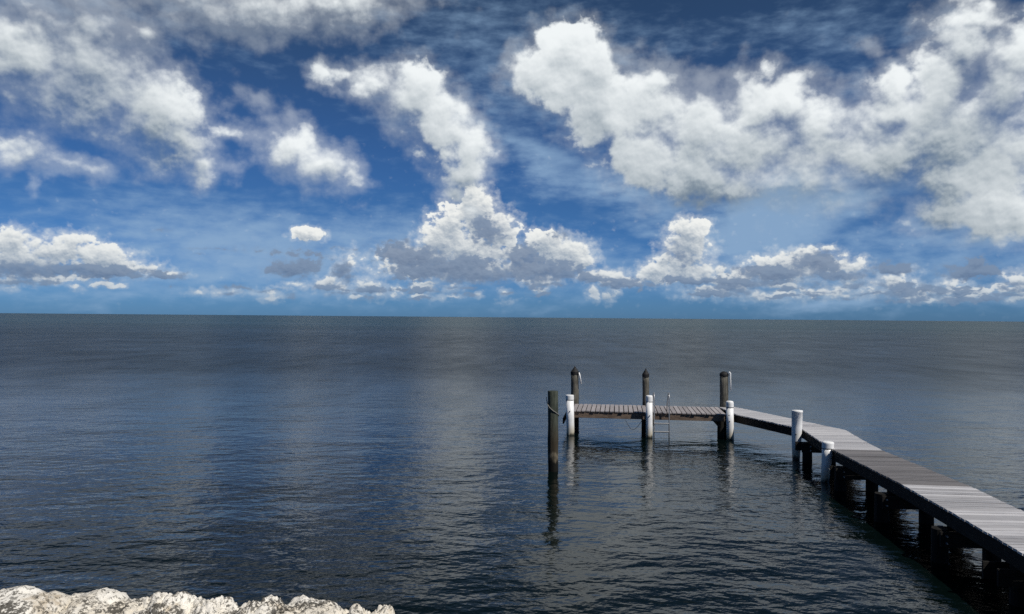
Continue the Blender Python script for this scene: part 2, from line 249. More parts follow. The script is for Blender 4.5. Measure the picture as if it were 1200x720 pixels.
def cloud_layer(N, back, p, el, blobs, tones, cfg, seed, lit, shade, deep, tile):
    """lay one layer of clouds (a height field lit from above) over the colour behind it"""
    grow = cfg.get('grow', 1.0) / 0.62
    wm = sum(w[0] for w in cfg['warp']) * 0.33
    reach = max([o[1] for o, _ in cfg['march']] + [0])
    bl = inside(blobs, tile, grow, wm + reach * 0.3, wm, wm + reach)
    if not bl:
        return back
    st = cfg.get('stretch', 1.15)
    q0 = N.v('MULTIPLY_ADD', p, (1.0, st, 1.0), (seed * 37.1, seed * 11.7, 0))
    pos = p
    for amp, fr, det in cfg['warp']:
        c = N.v('SUBTRACT', N.noise(q0, fr, det, 0.5, out=1, dims='2D'), (0.5, 0.5, 0.5))
        pos = N.v('MULTIPLY_ADD', c, (amp, amp * cfg.get('warp_y', 0.8), 0.0), pos)

    sg = bpy.data.node_groups.new('cloud_shape', 'ShaderNodeTree')
    sg.interface.new_socket('Vector', in_out='INPUT', socket_type='NodeSocketVector')
    sg.interface.new_socket('Height', in_out='OUTPUT', socket_type='NodeSocketFloat')
    G = Nodes(sg)
    gp = G.new('NodeGroupInput').outputs[0]
    r = None
    for b in bl:
        s = ellipse(G, gp, b, grow)
        if b[5] != 1:
            s = G.m('MULTIPLY', s, b[5])
        r = s if r is None else G.m('SMOOTH_MAX', r, s, cfg.get('k', 0.12))
    G.link(r, G.new('NodeGroupOutput').inputs[0])

    def S(off):
        n = N.new('ShaderNodeGroup'); n.node_tree = sg
        N.link(N.v('ADD', pos, (*off, 0)) if off else pos, n.inputs[0])
        return n.outputs[0]
    def H(off, det, bil=True):
        q = N.v('ADD', q0, (off[0], off[1] * st, 0)) if off else q0
        fb = N.m('SUBTRACT', N.noise(q, cfg['f_fbm'], det, cfg.get('rough', 0.58), dims='2D'), 0.5)
        h = N.m('MULTIPLY_ADD', fb, cfg['a_fbm'], S(off))
        if bil and cfg.get('a_bil'):
            n = N.new('ShaderNodeTexVoronoi', voronoi_dimensions='2D', feature='F1', normalize=True)
            # bend the cells a little so that they read as billows, not as cells
            N.link(q if not cfg.get('bend') else N.v('MULTIPLY_ADD', N.comb(fb, fb, 0), (cfg['bend'], -cfg['bend'], 0), q), n.inputs['Vector'])
            n.inputs['Scale'].default_value = cfg['f_bil']; n.inputs['Detail'].default_value = cfg.get('det_bil', 3)
            n.inputs['Roughness'].default_value = cfg.get('r_bil', 0.5)
            b = N.m('SUBTRACT', 0.33, n.outputs['Distance'])
            h = N.m('MULTIPLY_ADD', b, cfg['a_bil'], h)
        return h
    h0 = H(None, cfg.get('det', 6))
    dens = N.m('SUBTRACT', h0, TH)
    soft = cfg['soft']
    if 'soft2' in cfg:      # some edges crisp, some torn and wispy
        soft = N.lin(N.noise(p, cfg['f_soft'], 2, 0.5, dims='2D'), 0.36, 0.62, cfg['soft'], cfg['soft2'])
    if 'soft_low' in cfg:   # the far ones blur in the thick air
        soft = N.m('ADD', soft, N.m('MULTIPLY', N.m('EXPONENT', N.m('MULTIPLY', N.m('MAXIMUM', el, 0.0), -0.7)), cfg['soft_low']))
    tone = None
    for b in inside(tones, tile, 1.4, wm, wm, wm):
        g = ellipse(N, pos, b, 1.4)
        if b[5]:
            tone = N.m('MULTIPLY_ADD', g, b[5], tone if tone is not None else 0.0)
        if b[6]:
            soft = N.m('MULTIPLY_ADD', g, b[6], soft)
    if isinstance(soft, bpy.types.NodeSocket):
        soft = N.m('MAXIMUM', soft, 0.04)
    a = N.smooth(dens, cfg.get('lo', 0.0), soft)
    if 'halo' in cfg:       # thin torn vapour round the solid part
        a = N.m('MAXIMUM', a, N.m('MULTIPLY', N.smooth(dens, -cfg['halo'][1], cfg['halo'][2]), cfg['halo'][0]))
    if cfg.get('opacity', 1.0) != 1.0:
        a = N.m('MULTIPLY', a, cfg['opacity'])
    c = None
    if cfg['march']:
        tau = None
        for i, (off, k) in enumerate(cfg['march']):
            hh = H(off, 2, False) if i == 0 else S(off)
            s = N.m('MULTIPLY', N.m('MAXIMUM', N.m('SUBTRACT', hh, TH), 0.0), k)
            tau = s if tau is None else N.m('ADD', tau, s)
        light = N.m('EXPONENT', N.m('MULTIPLY', tau, -1.0))
        rel = N.m('SUBTRACT', h0, H(cfg['relief'][0], cfg.get('det', 6)))
        light = N.m('MULTIPLY_ADD', rel, cfg['relief'][1], light)
        if tone is not None:
            light = N.m('ADD', light, tone)
        fb0 = N.m('SUBTRACT', N.noise(q0, cfg['f_fbm'], cfg.get('det', 6), cfg.get('rough', 0.58), dims='2D'), 0.5)
        light = N.m('MULTIPLY_ADD', fb0, cfg.get('mottle', 0.5), light)
        light = N.smooth(light, -0.45, 1.12)
        c = N.mix(light, shade, lit)
        if deep:
            c = N.mix(N.smooth(light, 0.0, 0.3), deep, c)
    else:
        c = N.v('ADD', lit, (0, 0, 0))
    if 'air' in cfg:        # the air in front dims and blues the far ones
        f = N.m('MULTIPLY', N.m('EXPONENT', N.m('MULTIPLY', N.m('MAXIMUM', el, 0.0), -1.0 / cfg['air'][0])), cfg['air'][1])
        c = N.mix(f, c, AIR_COLOUR)
    return N.mix(a, back, c)

def background(N, col):
    bg = N.new('ShaderNodeBackground')
    N.link(N.v('SCALE', col, scale=1.0 / BG_STRENGTH), bg.inputs[0])
    bg.inputs[1].default_value = BG_STRENGTH
    return bg.outputs[0]


def build_world():
    w = bpy.data.worlds.new("World")
    bpy.context.scene.world = w
    w.use_nodes = True
    t = w.node_tree
    t.nodes.clear()
    N = Nodes(t)
    d = N.v('NORMALIZE', N.new('ShaderNodeTexCoord').outputs['Generated'])
    x, y, z = N.xyz(d)
    az = N.m('DEGREES', N.m('ARCTAN2', x, y))
    el = N.m('DEGREES', N.m('ARCSINE', z))
    p = N.comb(az, el, 0.0)
    sky = N.new('ShaderNodeTexSky', sky_type='NISHITA')
    sky.sun_disc = False
    sky.sun_elevation = SUN_EL
    sky.sun_rotation = SUN_AZ
    sky.altitude = 0
    sky.air_density = 1.0; sky.dust_density = 0.3; sky.ozone_density = 2.5
    base = N.v('SCALE', sky.outputs[0], scale=SKY_STRENGTH)
    tint = N.mix(N.smooth(el, 0.0, 9.0), SKY_TINT_LOW, SKY_TINT_MID)
    tint = N.mix(N.smooth(el, 8.0, 24.0), tint, SKY_TINT_HIGH)
    tint = N.mix(N.smooth(el, 24.0, 60.0), tint, SKY_TINT_TOP)
    base = N.v('MULTIPLY', base, tint)

    def choose(f, a, b):        # a where f = 0, b where f = 1
        n = N.new('ShaderNodeMixShader')
        N.link(f, n.inputs[0]); N.link(a, n.inputs[1]); N.link(b, n.inputs[2])
        return n.outputs[0]
    def tile_shader(tile):
        g = bpy.data.node_groups.new('sky_tile', 'ShaderNodeTree')
        for nm, ty in (('Direction', 'NodeSocketVector'), ('Elevation', 'NodeSocketFloat'), ('Sky', 'NodeSocketColor')):
            g.interface.new_socket(nm, in_out='INPUT', socket_type=ty)
        g.interface.new_socket('Shader', in_out='OUTPUT', socket_type='NodeSocketShader')
        T = Nodes(g)
        tp, tel, col = T.new('NodeGroupInput').outputs[:3]
        # a hair's breadth of shift keeps each tile's nodes its own
        tp = T.v('ADD', tp, (1e-6 * (1 + len(bpy.data.node_groups)), 0, 0))
        col = cloud_layer(T, col, tp, tel, VEIL_CLOUDS, [], VEIL_CFG, 1, *VEIL_COL, tile)
        col = cloud_layer(T, col, tp, tel, MID_CLOUDS, [], MID_CFG, 2, *MID_COL, tile)
        col = cloud_layer(T, col, tp, tel, DARK_CLOUDS, [], DARK_CFG, 3, *DARK_COL, tile)
        col = cloud_layer(T, col, tp, tel, NEAR_CLOUDS, CLOUD_TONE, NEAR_CFG, 4, *NEAR_COL, tile)
        T.link(background(T, col), T.new('NodeGroupOutput').inputs[0])
        n = N.new('ShaderNodeGroup'); n.node_tree = g
        for i, v in enumerate((p, el, base)):
            N.link(v, n.inputs[i])
        return n.outputs[0]
    def split(vals, coord, make):
        if len(vals) == 2:
            return make(vals[0], vals[1])
        k = len(vals) // 2
        return choose(N.m('GREATER_THAN', coord, vals[k]), split(vals[:k + 1], coord, make), split(vals[k:], coord, make))
    front = split(TILE_EL, el, lambda e0, e1: split(TILE_AZ, az, lambda a0, a1: tile_shader((a0, a1, e0, e1))))
    # the rest of the sky, round the back and overhead: scattered cumulus of the same kind
    qn = N.noise(d, 5.0, 6, 0.55)
    q2 = N.noise(N.v('ADD', d, (0.02, -0.01, 0.06)), 5.0, 3, 0.55)
    a = N.smooth(qn, 0.56, 0.72)
    c = N.mix(N.smooth(q2, 0.42, 0.68), NEAR_COL[0], NEAR_COL[1])
    rest = background(N, N.mix(N.m('MULTIPLY', a, 0.38), base, c))
    out_f = N.m('MAXIMUM', N.m('GREATER_THAN', N.m('ABSOLUTE', az), TILE_AZ[-1]), N.m('GREATER_THAN', el, TILE_EL[-1]))
    above = choose(out_f, front, rest)
    below = background(N, N.v('ADD', (0.02, 0.035, 0.05), (0, 0, 0)))
    o = N.new('ShaderNodeOutputWorld')
    N.link(choose(N.m('GREATER_THAN', el, -0.3), below, above), o.inputs[0])
    w.cycles.sampling_method = 'MANUAL'
    w.cycles.sample_map_resolution = 512

def build_camera():
    cam = bpy.data.cameras.new("camera")
    cam.sensor_width = 36.0; cam.lens = 27.0
    cam.clip_start = 0.1; cam.clip_end = 60000.0
    o = bpy.data.objects.new("camera", cam)
    bpy.context.scene.collection.objects.link(o)
    o.matrix_world = (Matrix.Translation((0, 0, 4.5)) @ Matrix.Rotation(math.radians(90.764), 4, 'X')
                      @ Matrix.Rotation(math.radians(0.477), 4, 'Z'))
    bpy.context.scene.camera = o

def build_sun():
    l = bpy.data.lights.new("sun", 'SUN')
    l.energy = 4.0; l.angle = math.radians(0.5); l.color = (1.0, 0.95, 0.88)
    o = bpy.data.objects.new("sun", l)
    bpy.context.scene.collection.objects.link(o)
    o.rotation_euler = SUN_DIR.to_track_quat('Z', 'Y').to_euler()

def setup_render():
    s = bpy.context.scene
    s.view_settings.view_transform = 'Standard'
    s.view_settings.look = 'None'
    s.view_settings.exposure = 0.0
    s.view_settings.gamma = 1.0
    s.view_settings.use_curve_mapping = False
    s.render.engine = 'CYCLES'
    s.cycles.use_denoising = False
    s.cycles.max_bounces = 8
    s.cycles.sample_clamp_indirect = 6.0

# ---------------------------------------------------------------- objects
COL = bpy.context.scene.collection
RND = random.Random(7)

def mesh_object(name, bm, mat, parent=None, smooth=False, bevel=0.0):
    me = bpy.data.meshes.new(name)
    bmesh.ops.recalc_face_normals(bm, faces=bm.faces)
    bm.to_mesh(me); bm.free()
    o = bpy.data.objects.new(name, me)
    COL.objects.link(o)
    if mat:
        me.materials.append(mat)
    if smooth:
        me.polygons.foreach_set('use_smooth', [True] * len(me.polygons))
    if bevel:
        md = o.modifiers.new('bevel', 'BEVEL'); md.width = bevel; md.segments = 2; md.limit_method = 'ANGLE'
    if parent:
        o.parent = parent
    return o

def thing(name, label, cat, loc=(0, 0, 0), group=None):
    o = bpy.data.objects.new(name, None); COL.objects.link(o)
    o.location = loc; o.empty_display_size = 0.2
    o['label'] = label; o['category'] = cat
    if group:
        o['group'] = group
    return o

def tag(o, label, cat, group=None):
    o['label'] = label; o['category'] = cat
    if group:
        o['group'] = group
    return o

def structure(o):
    o['kind'] = 'structure'
    return o

def hexa(bm, bottom, top, rnd=None):
    """a solid from four bottom and four top corners"""
    lay = (bm.faces.layers.float.get('board') or bm.faces.layers.float.new('board')) if rnd is not None else None
    vb = [bm.verts.new(p) for p in bottom]; vt = [bm.verts.new(p) for p in top]
    fs = [bm.faces.new(vb[::-1]), bm.faces.new(vt)]
    for i in range(4):
        j = (i + 1) % 4
        fs.append(bm.faces.new((vb[i], vb[j], vt[j], vt[i])))
    if rnd is not None:
        for f in fs:
            f[lay] = rnd
    return fs

def beam(bm, a, b, width, z0, z1, rnd=None, cuts=0):
    """a board standing on edge from a to b (plan points), width across, z0..z1"""
    a = Vector((a[0], a[1])); b = Vector((b[0], b[1]))
    d = (b - a).normalized(); n = Vector((-d.y, d.x)) * width / 2
    q = [a - n, b - n, b + n, a + n]
    return hexa(bm, [(p.x, p.y, z0) for p in q], [(p.x, p.y, z1) for p in q], rnd)

def lathe(bm, prof, seg=28, c=(0, 0), wob=0.0, lean=(0, 0), seed=0.0, cap=True):
    """turn a profile of (radius, z) about a leaning axis; wob roughens it"""
    rings = []
    for r, z in prof:
        ring = []
        for i in range(seg):
            a = 2 * math.pi * i / seg
            rr = r
            if wob and r > 1e-4:
                rr += wob * mnoise.noise((math.cos(a) * 1.7 + seed, math.sin(a) * 1.7, z * 1.3 + seed)) \
                    + wob * 0.5 * mnoise.noise((math.cos(a) * 6 + seed, math.sin(a) * 6, z * 2.5))
            ring.append(bm.verts.new((c[0] + lean[0] * z + rr * math.cos(a), c[1] + lean[1] * z + rr * math.sin(a), z)))
        rings.append(ring)
    for u, v in zip(rings, rings[1:]):
        for i in range(seg):
            j = (i + 1) % seg
            bm.faces.new((u[i], u[j], v[j], v[i]))
    if cap:
        bm.faces.new(rings[0][::-1]); bm.faces.new(rings[-1])

def tube(bm, pts, r, seg=10):
    pts = [Vector(p) for p in pts]
    rings = []
    up = Vector((0.31, 0.2, 0.93))
    for i, p in enumerate(pts):
        d = (pts[min(i + 1, len(pts) - 1)] - pts[max(i - 1, 0)]).normalized()
        s = d.cross(up)
        s = (s if s.length > 1e-3 else d.cross(Vector((1, 0, 0)))).normalized()
        t = s.cross(d)
        rings.append([bm.verts.new(p + (s * math.cos(2 * math.pi * k / seg) + t * math.sin(2 * math.pi * k / seg)) * r) for k in range(seg)])
    for u, v in zip(rings, rings[1:]):
        for i in range(seg):
            j = (i + 1) % seg
            bm.faces.new((u[i], u[j], v[j], v[i]))
    bm.faces.new(rings[0][::-1]); bm.faces.new(rings[-1])

# ---------------------------------------------------------------- materials
def material(name):
    m = bpy.data.materials.new(name)
    m.use_nodes = True
    t = m.node_tree; t.nodes.clear()
    N = Nodes(t)
    b = N.new('ShaderNodeBsdfPrincipled')
    o = N.new('ShaderNodeOutputMaterial')
    N.link(b.outputs[0], o.inputs[0])
    return m, N, b

def bump(N, b, h, strength, dist):
    n = N.new('ShaderNodeBump')
    n.inputs['Strength'].default_value = strength; n.inputs['Distance'].default_value = dist
    N.link(h, n.inputs['Height']); N.link(n.outputs[0], b.inputs['Normal'])

def ramp(N, f, stops):
    n = N.new('ShaderNodeValToRGB'); N.link(f, n.inputs[0])
    e = n.color_ramp.elements
    while len(e) > 1:
        e.remove(e[-1])
    e[0].position = stops[0][0]; e[0].color = (*stops[0][1], 1)
    for p, c in stops[1:]:
        k = e.new(p); k.color = (*c, 1)
    return n.outputs[0]

def deck_material(name, dark, light, angle, rough, contrast):
    """weathered boards: each board its own tone, grain along the board, light streaks with glare painted into the tone"""
    m, N, b = material(name)
    p = N.new('ShaderNodeTexCoord').outputs['Object']
    r = N.new('ShaderNodeVectorRotate', rotation_type='Z_AXIS')
    N.link(p, r.inputs['Vector']); r.inputs['Angle'].default_value = -angle
    at = N.new('ShaderNodeAttribute', attribute_name='board').outputs['Fac']
    q = N.v('ADD', r.outputs[0], N.comb(0.0, 0.0, N.m('MULTIPLY', at, 31.0)))
    grain = N.noise(N.v('MULTIPLY', q, (1.6, 45.0, 9.0)), 1.0, 5, 0.62)
    blot = N.noise(q, 1.3, 4, 0.6)
    f = N.m('ADD', N.m('MULTIPLY', N.m('SUBTRACT', grain, 0.5), 0.55), N.m('MULTIPLY', N.m('SUBTRACT', blot, 0.5), 0.7))
    f = N.m('ADD', f, N.m('MULTIPLY', N.m('SUBTRACT', at, 0.5), contrast))
    c = N.mix(N.lin(f, -0.45, 0.5), dark, light)
    N.link(c, b.inputs['Base Color'])
    N.link(N.lin(grain, 0.3, 0.7, rough - 0.1, rough + 0.12), b.inputs['Roughness'])
    b.inputs['Specular IOR Level'].default_value = 0.5
    bump(N, b, grain, 0.35, 0.004)
    return m

def wood_material(name, cols, scale=1.0, vertical=True, wet=None, rough=0.8):
    """rough timber; cols dark to light; wet = list of (height, colour, spread) bands of growth and stain"""
    m, N, b = material(name)
    g = N.new('ShaderNodeNewGeometry').outputs['Position']
    st = (9.0, 9.0, 1.1) if vertical else (2.2, 2.2, 16.0)
    grain = N.noise(N.v('MULTIPLY', g, st), 2.2 * scale, 6, 0.65)
    blot = N.noise(g, 2.6, 4, 0.6)
    f = N.m('ADD', N.m('MULTIPLY', grain, 0.6), N.m('MULTIPLY', blot, 0.4))
    c = ramp(N, f, [(0.30, cols[0]), (0.48, cols[1]), (0.68, cols[2])])
    if wet:
        z = N.xyz(g)[2]
        zz = N.m('ADD', z, N.m('MULTIPLY', N.m('SUBTRACT', N.noise(N.v('MULTIPLY', g, (6, 6, 2)), 2.0, 4, 0.6), 0.5), 0.5))
        for h, colr, sp, amt in wet:
            k = N.m('MULTIPLY', N.m('SUBTRACT', 1.0, N.smooth(zz, h - sp, h + sp)), amt)
            c = N.mix(k, c, colr)
    N.link(c, b.inputs['Base Color'])
    b.inputs['Roughness'].default_value = rough
    b.inputs['Specular IOR Level'].default_value = 0.25
    bump(N, b, grain, 0.6, 0.02)
    return m

def plastic_material():
    m, N, b = material('white_plastic')
    g = N.new('ShaderNodeNewGeometry').outputs['Position']
    z = N.xyz(g)[2]
    n = N.noise(N.v('MULTIPLY', g, (5, 5, 0.9)), 1.6, 5, 0.6)
    c = N.mix(N.smooth(n, 0.45, 0.78), (0.86, 0.865, 0.855), (0.70, 0.71, 0.68))
    zz = N.m('ADD', z, N.m('MULTIPLY', N.m('SUBTRACT', n, 0.5), 0.35))
    c = N.mix(N.m('MULTIPLY', N.m('SUBTRACT', 1.0, N.smooth(zz, 0.08, 0.55)), 0.8), c, (0.42, 0.36, 0.23))
    c = N.mix(N.m('SUBTRACT', 1.0, N.smooth(zz, 0.03, 0.15)), c, (0.045, 0.045, 0.03))
    N.link(c, b.inputs['Base Color'])
    b.inputs['Roughness'].default_value = 0.38
    bump(N, b, n, 0.15, 0.01)
    return m

def plain_material(name, col, rough, metal=0.0, var=0.25, scale=8.0):
    m, N, b = material(name)
    g = N.new('ShaderNodeNewGeometry').outputs['Position']
    n = N.noise(g, scale, 4, 0.6)
    dk = tuple(k * (1 - var) for k in col)
    N.link(N.mix(N.lin(n, 0.3, 0.7), dk, col), b.inputs['Base Color'])
    b.inputs['Roughness'].default_value = rough; b.inputs['Metallic'].default_value = metal
    bump(N, b, n, 0.2, 0.004)
    return m

def rock_material():
    """bleached coral limestone with pits and specks painted dark and a little ochre"""
    m, N, b = material('coral_limestone')
    g = N.new('ShaderNodeNewGeometry')
    p = g.outputs['Position']
    n1 = N.noise(p, 2.6, 5, 0.6); n2 = N.noise(p, 34.0, 6, 0.75); n3 = N.noise(N.v('ADD', p, (7, 3, 1)), 4.5, 5, 0.65)
    v = N.new('ShaderNodeTexVoronoi', feature='F1')
    N.link(N.v('MULTIPLY_ADD', N.noise(p, 22.0, 3, 0.6, out=1), (0.06, 0.06, 0.06), p), v.inputs['Vector']); v.inputs['Scale'].default_value = 38.0
    c = N.mix(N.smooth(n1, 0.35, 0.65), (0.74, 0.685, 0.58), (0.87, 0.84, 0.765))
    c = N.mix(N.m('MULTIPLY', N.smooth(n3, 0.55, 0.72), 0.75), c, (0.42, 0.34, 0.23))     # ochre stain
    patch = N.smooth(N.noise(N.v('ADD', p, (1, 9, 4)), 3.4, 4, 0.6), 0.47, 0.60)
    speck = N.smooth(N.m('ADD', n2, N.m('MULTIPLY', patch, 0.10)), 0.53, 0.585)
    c = N.mix(N.m('MULTIPLY', speck, N.lin(patch, 0, 1, 0.75, 0.95)), c, (0.075, 0.07, 0.06))   # fine pits, their shade painted in as dark specks
    pit = N.m('SUBTRACT', 1.0, N.smooth(v.outputs['Distance'], 0.10, 0.34))
    pits = N.m('MULTIPLY', pit, N.smooth(N.noise(p, 6.0, 3, 0.6), 0.48, 0.62))
    c = N.mix(N.m('MULTIPLY', pits, 0.8), c, (0.09, 0.08, 0.07))  # shade inside the larger pits put into the colour
    N.link(c, b.inputs['Base Color'])
    b.inputs['Roughness'].default_value = 0.9; b.inputs['Specular IOR Level'].default_value = 0.2
    h = N.m('SUBTRACT', N.m('MULTIPLY', n2, 0.6), N.m('MULTIPLY', pits, 0.8))
    bump(N, b, h, 0.9, 0.02)
    return m

def water_material():
    """dark shallow bay water; the wave slopes come from a height field over the ground plan"""
    g = bpy.data.node_groups.new('wave_height', 'ShaderNodeTree')
    g.interface.new_socket('Position', in_out='INPUT', socket_type='NodeSocketVector')
    g.interface.new_socket('Height', in_out='OUTPUT', socket_type='NodeSocketFloat')
    N = Nodes(g)
    p = N.new('NodeGroupInput').outputs[0]
    def rot(a, sx, sy):
        r = N.new('ShaderNodeVectorRotate', rotation_type='Z_AXIS')
        N.link(p, r.inputs['Vector']); r.inputs['Angle'].default_value = math.radians(a)
        return N.v('MULTIPLY', r.outputs[0], (sx, sy, 1))
    h = None
    for a, sx, sy, sc, det, rg, amp in WAVES:
        n = N.m('MULTIPLY', N.noise(rot(a, sx, sy), sc, det, rg, dims='2D'), amp)
        h = n if h is None else N.m('ADD', h, n)
    N.link(h, N.new('NodeGroupOutput').inputs[0])

    m, N, b = material('bay_water')
    P = N.new('ShaderNodeNewGeometry').outputs['Position']
    eps = 0.02
    def H(off):
        n = N.new('ShaderNodeGroup'); n.node_tree = g
        N.link(N.v('ADD', P, (*off, 0)) if off else P, n.inputs[0])
        return n.outputs[0]
    h0 = H(None)
    sx = N.m('DIVIDE', N.m('SUBTRACT', h0, H((eps, 0))), eps)
    sy = N.m('DIVIDE', N.m('SUBTRACT', h0, H((0, eps))), eps)
    # wind patches: rougher and smoother lanes lying across the view
    x, y, z = N.xyz(P)
    lanes = N.noise(N.v('MULTIPLY', P, (0.004, 0.016, 1)), 1.0, 7, 0.68, dims='2D')
    fine = N.noise(N.v('MULTIPLY', P, (0.22, 0.085, 1)), 1.0, 6, 0.75, dims='2D')
    lanes = N.m('ADD', N.m('MULTIPLY', lanes, 0.35), N.m('MULTIPLY', fine, 0.65))
    far = N.smooth(y, 35.0, 260.0)
    amp = N.m('MULTIPLY', N.lin(lanes, 0.33, 0.66, 0.35, 1.7), N.lin(far, 0, 1, 1.0, WAVE_FAR))
    nrm = N.v('NORMALIZE', N.comb(N.m('MULTIPLY', sx, amp), N.m('MULTIPLY', sy, amp), 1.0))
    N.link(nrm, b.inputs['Normal'])
    # water body: green-brown over the shallows, blue-green far out
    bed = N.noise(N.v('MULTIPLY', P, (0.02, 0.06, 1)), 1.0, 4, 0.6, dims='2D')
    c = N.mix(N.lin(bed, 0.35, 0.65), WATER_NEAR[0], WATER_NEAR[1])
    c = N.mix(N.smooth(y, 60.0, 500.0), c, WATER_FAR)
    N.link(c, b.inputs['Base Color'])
    b.inputs['IOR'].default_value = 1.33
    b.inputs['Specular IOR Level'].default_value = 0.36
    rg = N.lin(N.smooth(y, 12.0, 75.0), 0, 1, 0.09, 0.34)
    N.link(N.m('MULTIPLY', rg, N.lin(lanes, 0.32, 0.66, 0.85, 1.15)), b.inputs['Roughness'])
    return m

WAVES = [  # turn (degrees), stretch along and across, scale, detail, roughness, height
    (8, 0.40, 1.0, 0.35, 1, 0.5, 0.060),
    (-12, 0.55, 1.0, 1.2, 2, 0.5, 0.030),
    (14, 0.6, 1.0, 3.3, 2, 0.5, 0.0145),
    (-25, 0.75, 1.0, 9.0, 2, 0.5, 0.0048),
]
WAVE_FAR = 1.25
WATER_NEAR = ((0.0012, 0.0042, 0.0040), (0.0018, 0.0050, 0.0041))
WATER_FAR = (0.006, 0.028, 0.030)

# ---------------------------------------------------------------- the dock
DECK = 0.93

def deck_strip(bm, near, far, width=0.15, gap=0.019, thick=0.038, jit=0.009, z=DECK, lo=0.0, hi=1.0):
    """boards laid across between two edge polylines given as matching point pairs"""
    def along(line, t):
        n = len(line) - 1
        k = min(int(t * n), n - 1); u = t * n - k
        a, b = Vector(line[k]), Vector(line[k + 1])
        return a + (b - a) * u
    mid = [(Vector(a) + Vector(b)) / 2 for a, b in zip(near, far)]
    segs = [(b - a).length for a, b in zip(mid, mid[1:])]
    # parameter steps of equal run
    ts = [0.0]; n = len(segs); pos = 0.0; total = sum(segs)
    count = max(1, round(total / (width + gap)))
    def t_of(s):
        for k, L in enumerate(segs):
            if s <= L or k == n - 1:
                return (k + min(1.0, s / L)) / n
            s -= L
    for i in range(count):
        s0 = total * i / count + gap / 2; s1 = total * (i + 1) / count - gap / 2
        t0, t1 = t_of(s0), t_of(s1)
        a0, a1, b0, b1 = along(near, t0), along(near, t1), along(far, t0), along(far, t1)
        ex = (b0 - a0).normalized()
        j0, j1 = RND.uniform(-jit, jit), RND.uniform(-jit, jit)
        a0 = a0 + ex * j0; a1 = a1 + ex * j0; b0 = b0 + ex * j1; b1 = b1 + ex * j1
        za, zb = z + RND.uniform(-0.003, 0.003), z + RND.uniform(-0.003, 0.003)
        tl = RND.gauss(0, 0.0035)        # each board lies a little tilted
        r = lo + (hi - lo) * RND.random() ** 3.2
        q = [a0, a1, b1, b0]; zz = [za + tl, za - tl, zb - tl, zb + tl]
        hexa(bm, [(p.x, p.y, h - thick) for p, h in zip(q, zz)], [(p.x, p.y, h) for p, h in zip(q, zz)], r)

def edge_beams(bm, line, inset_to, w=0.045, z0=0.61, z1=0.885, inset=0.05):
    for (a, b), (c, d) in zip(zip(line, line[1:]), zip(inset_to, inset_to[1:])):
        a, b, c, d = map(Vector, (a, b, c, d))
        beam(bm, a + (c - a).normalized() * inset, b + (d - b).normalized() * inset, w, z0, z1, RND.random())

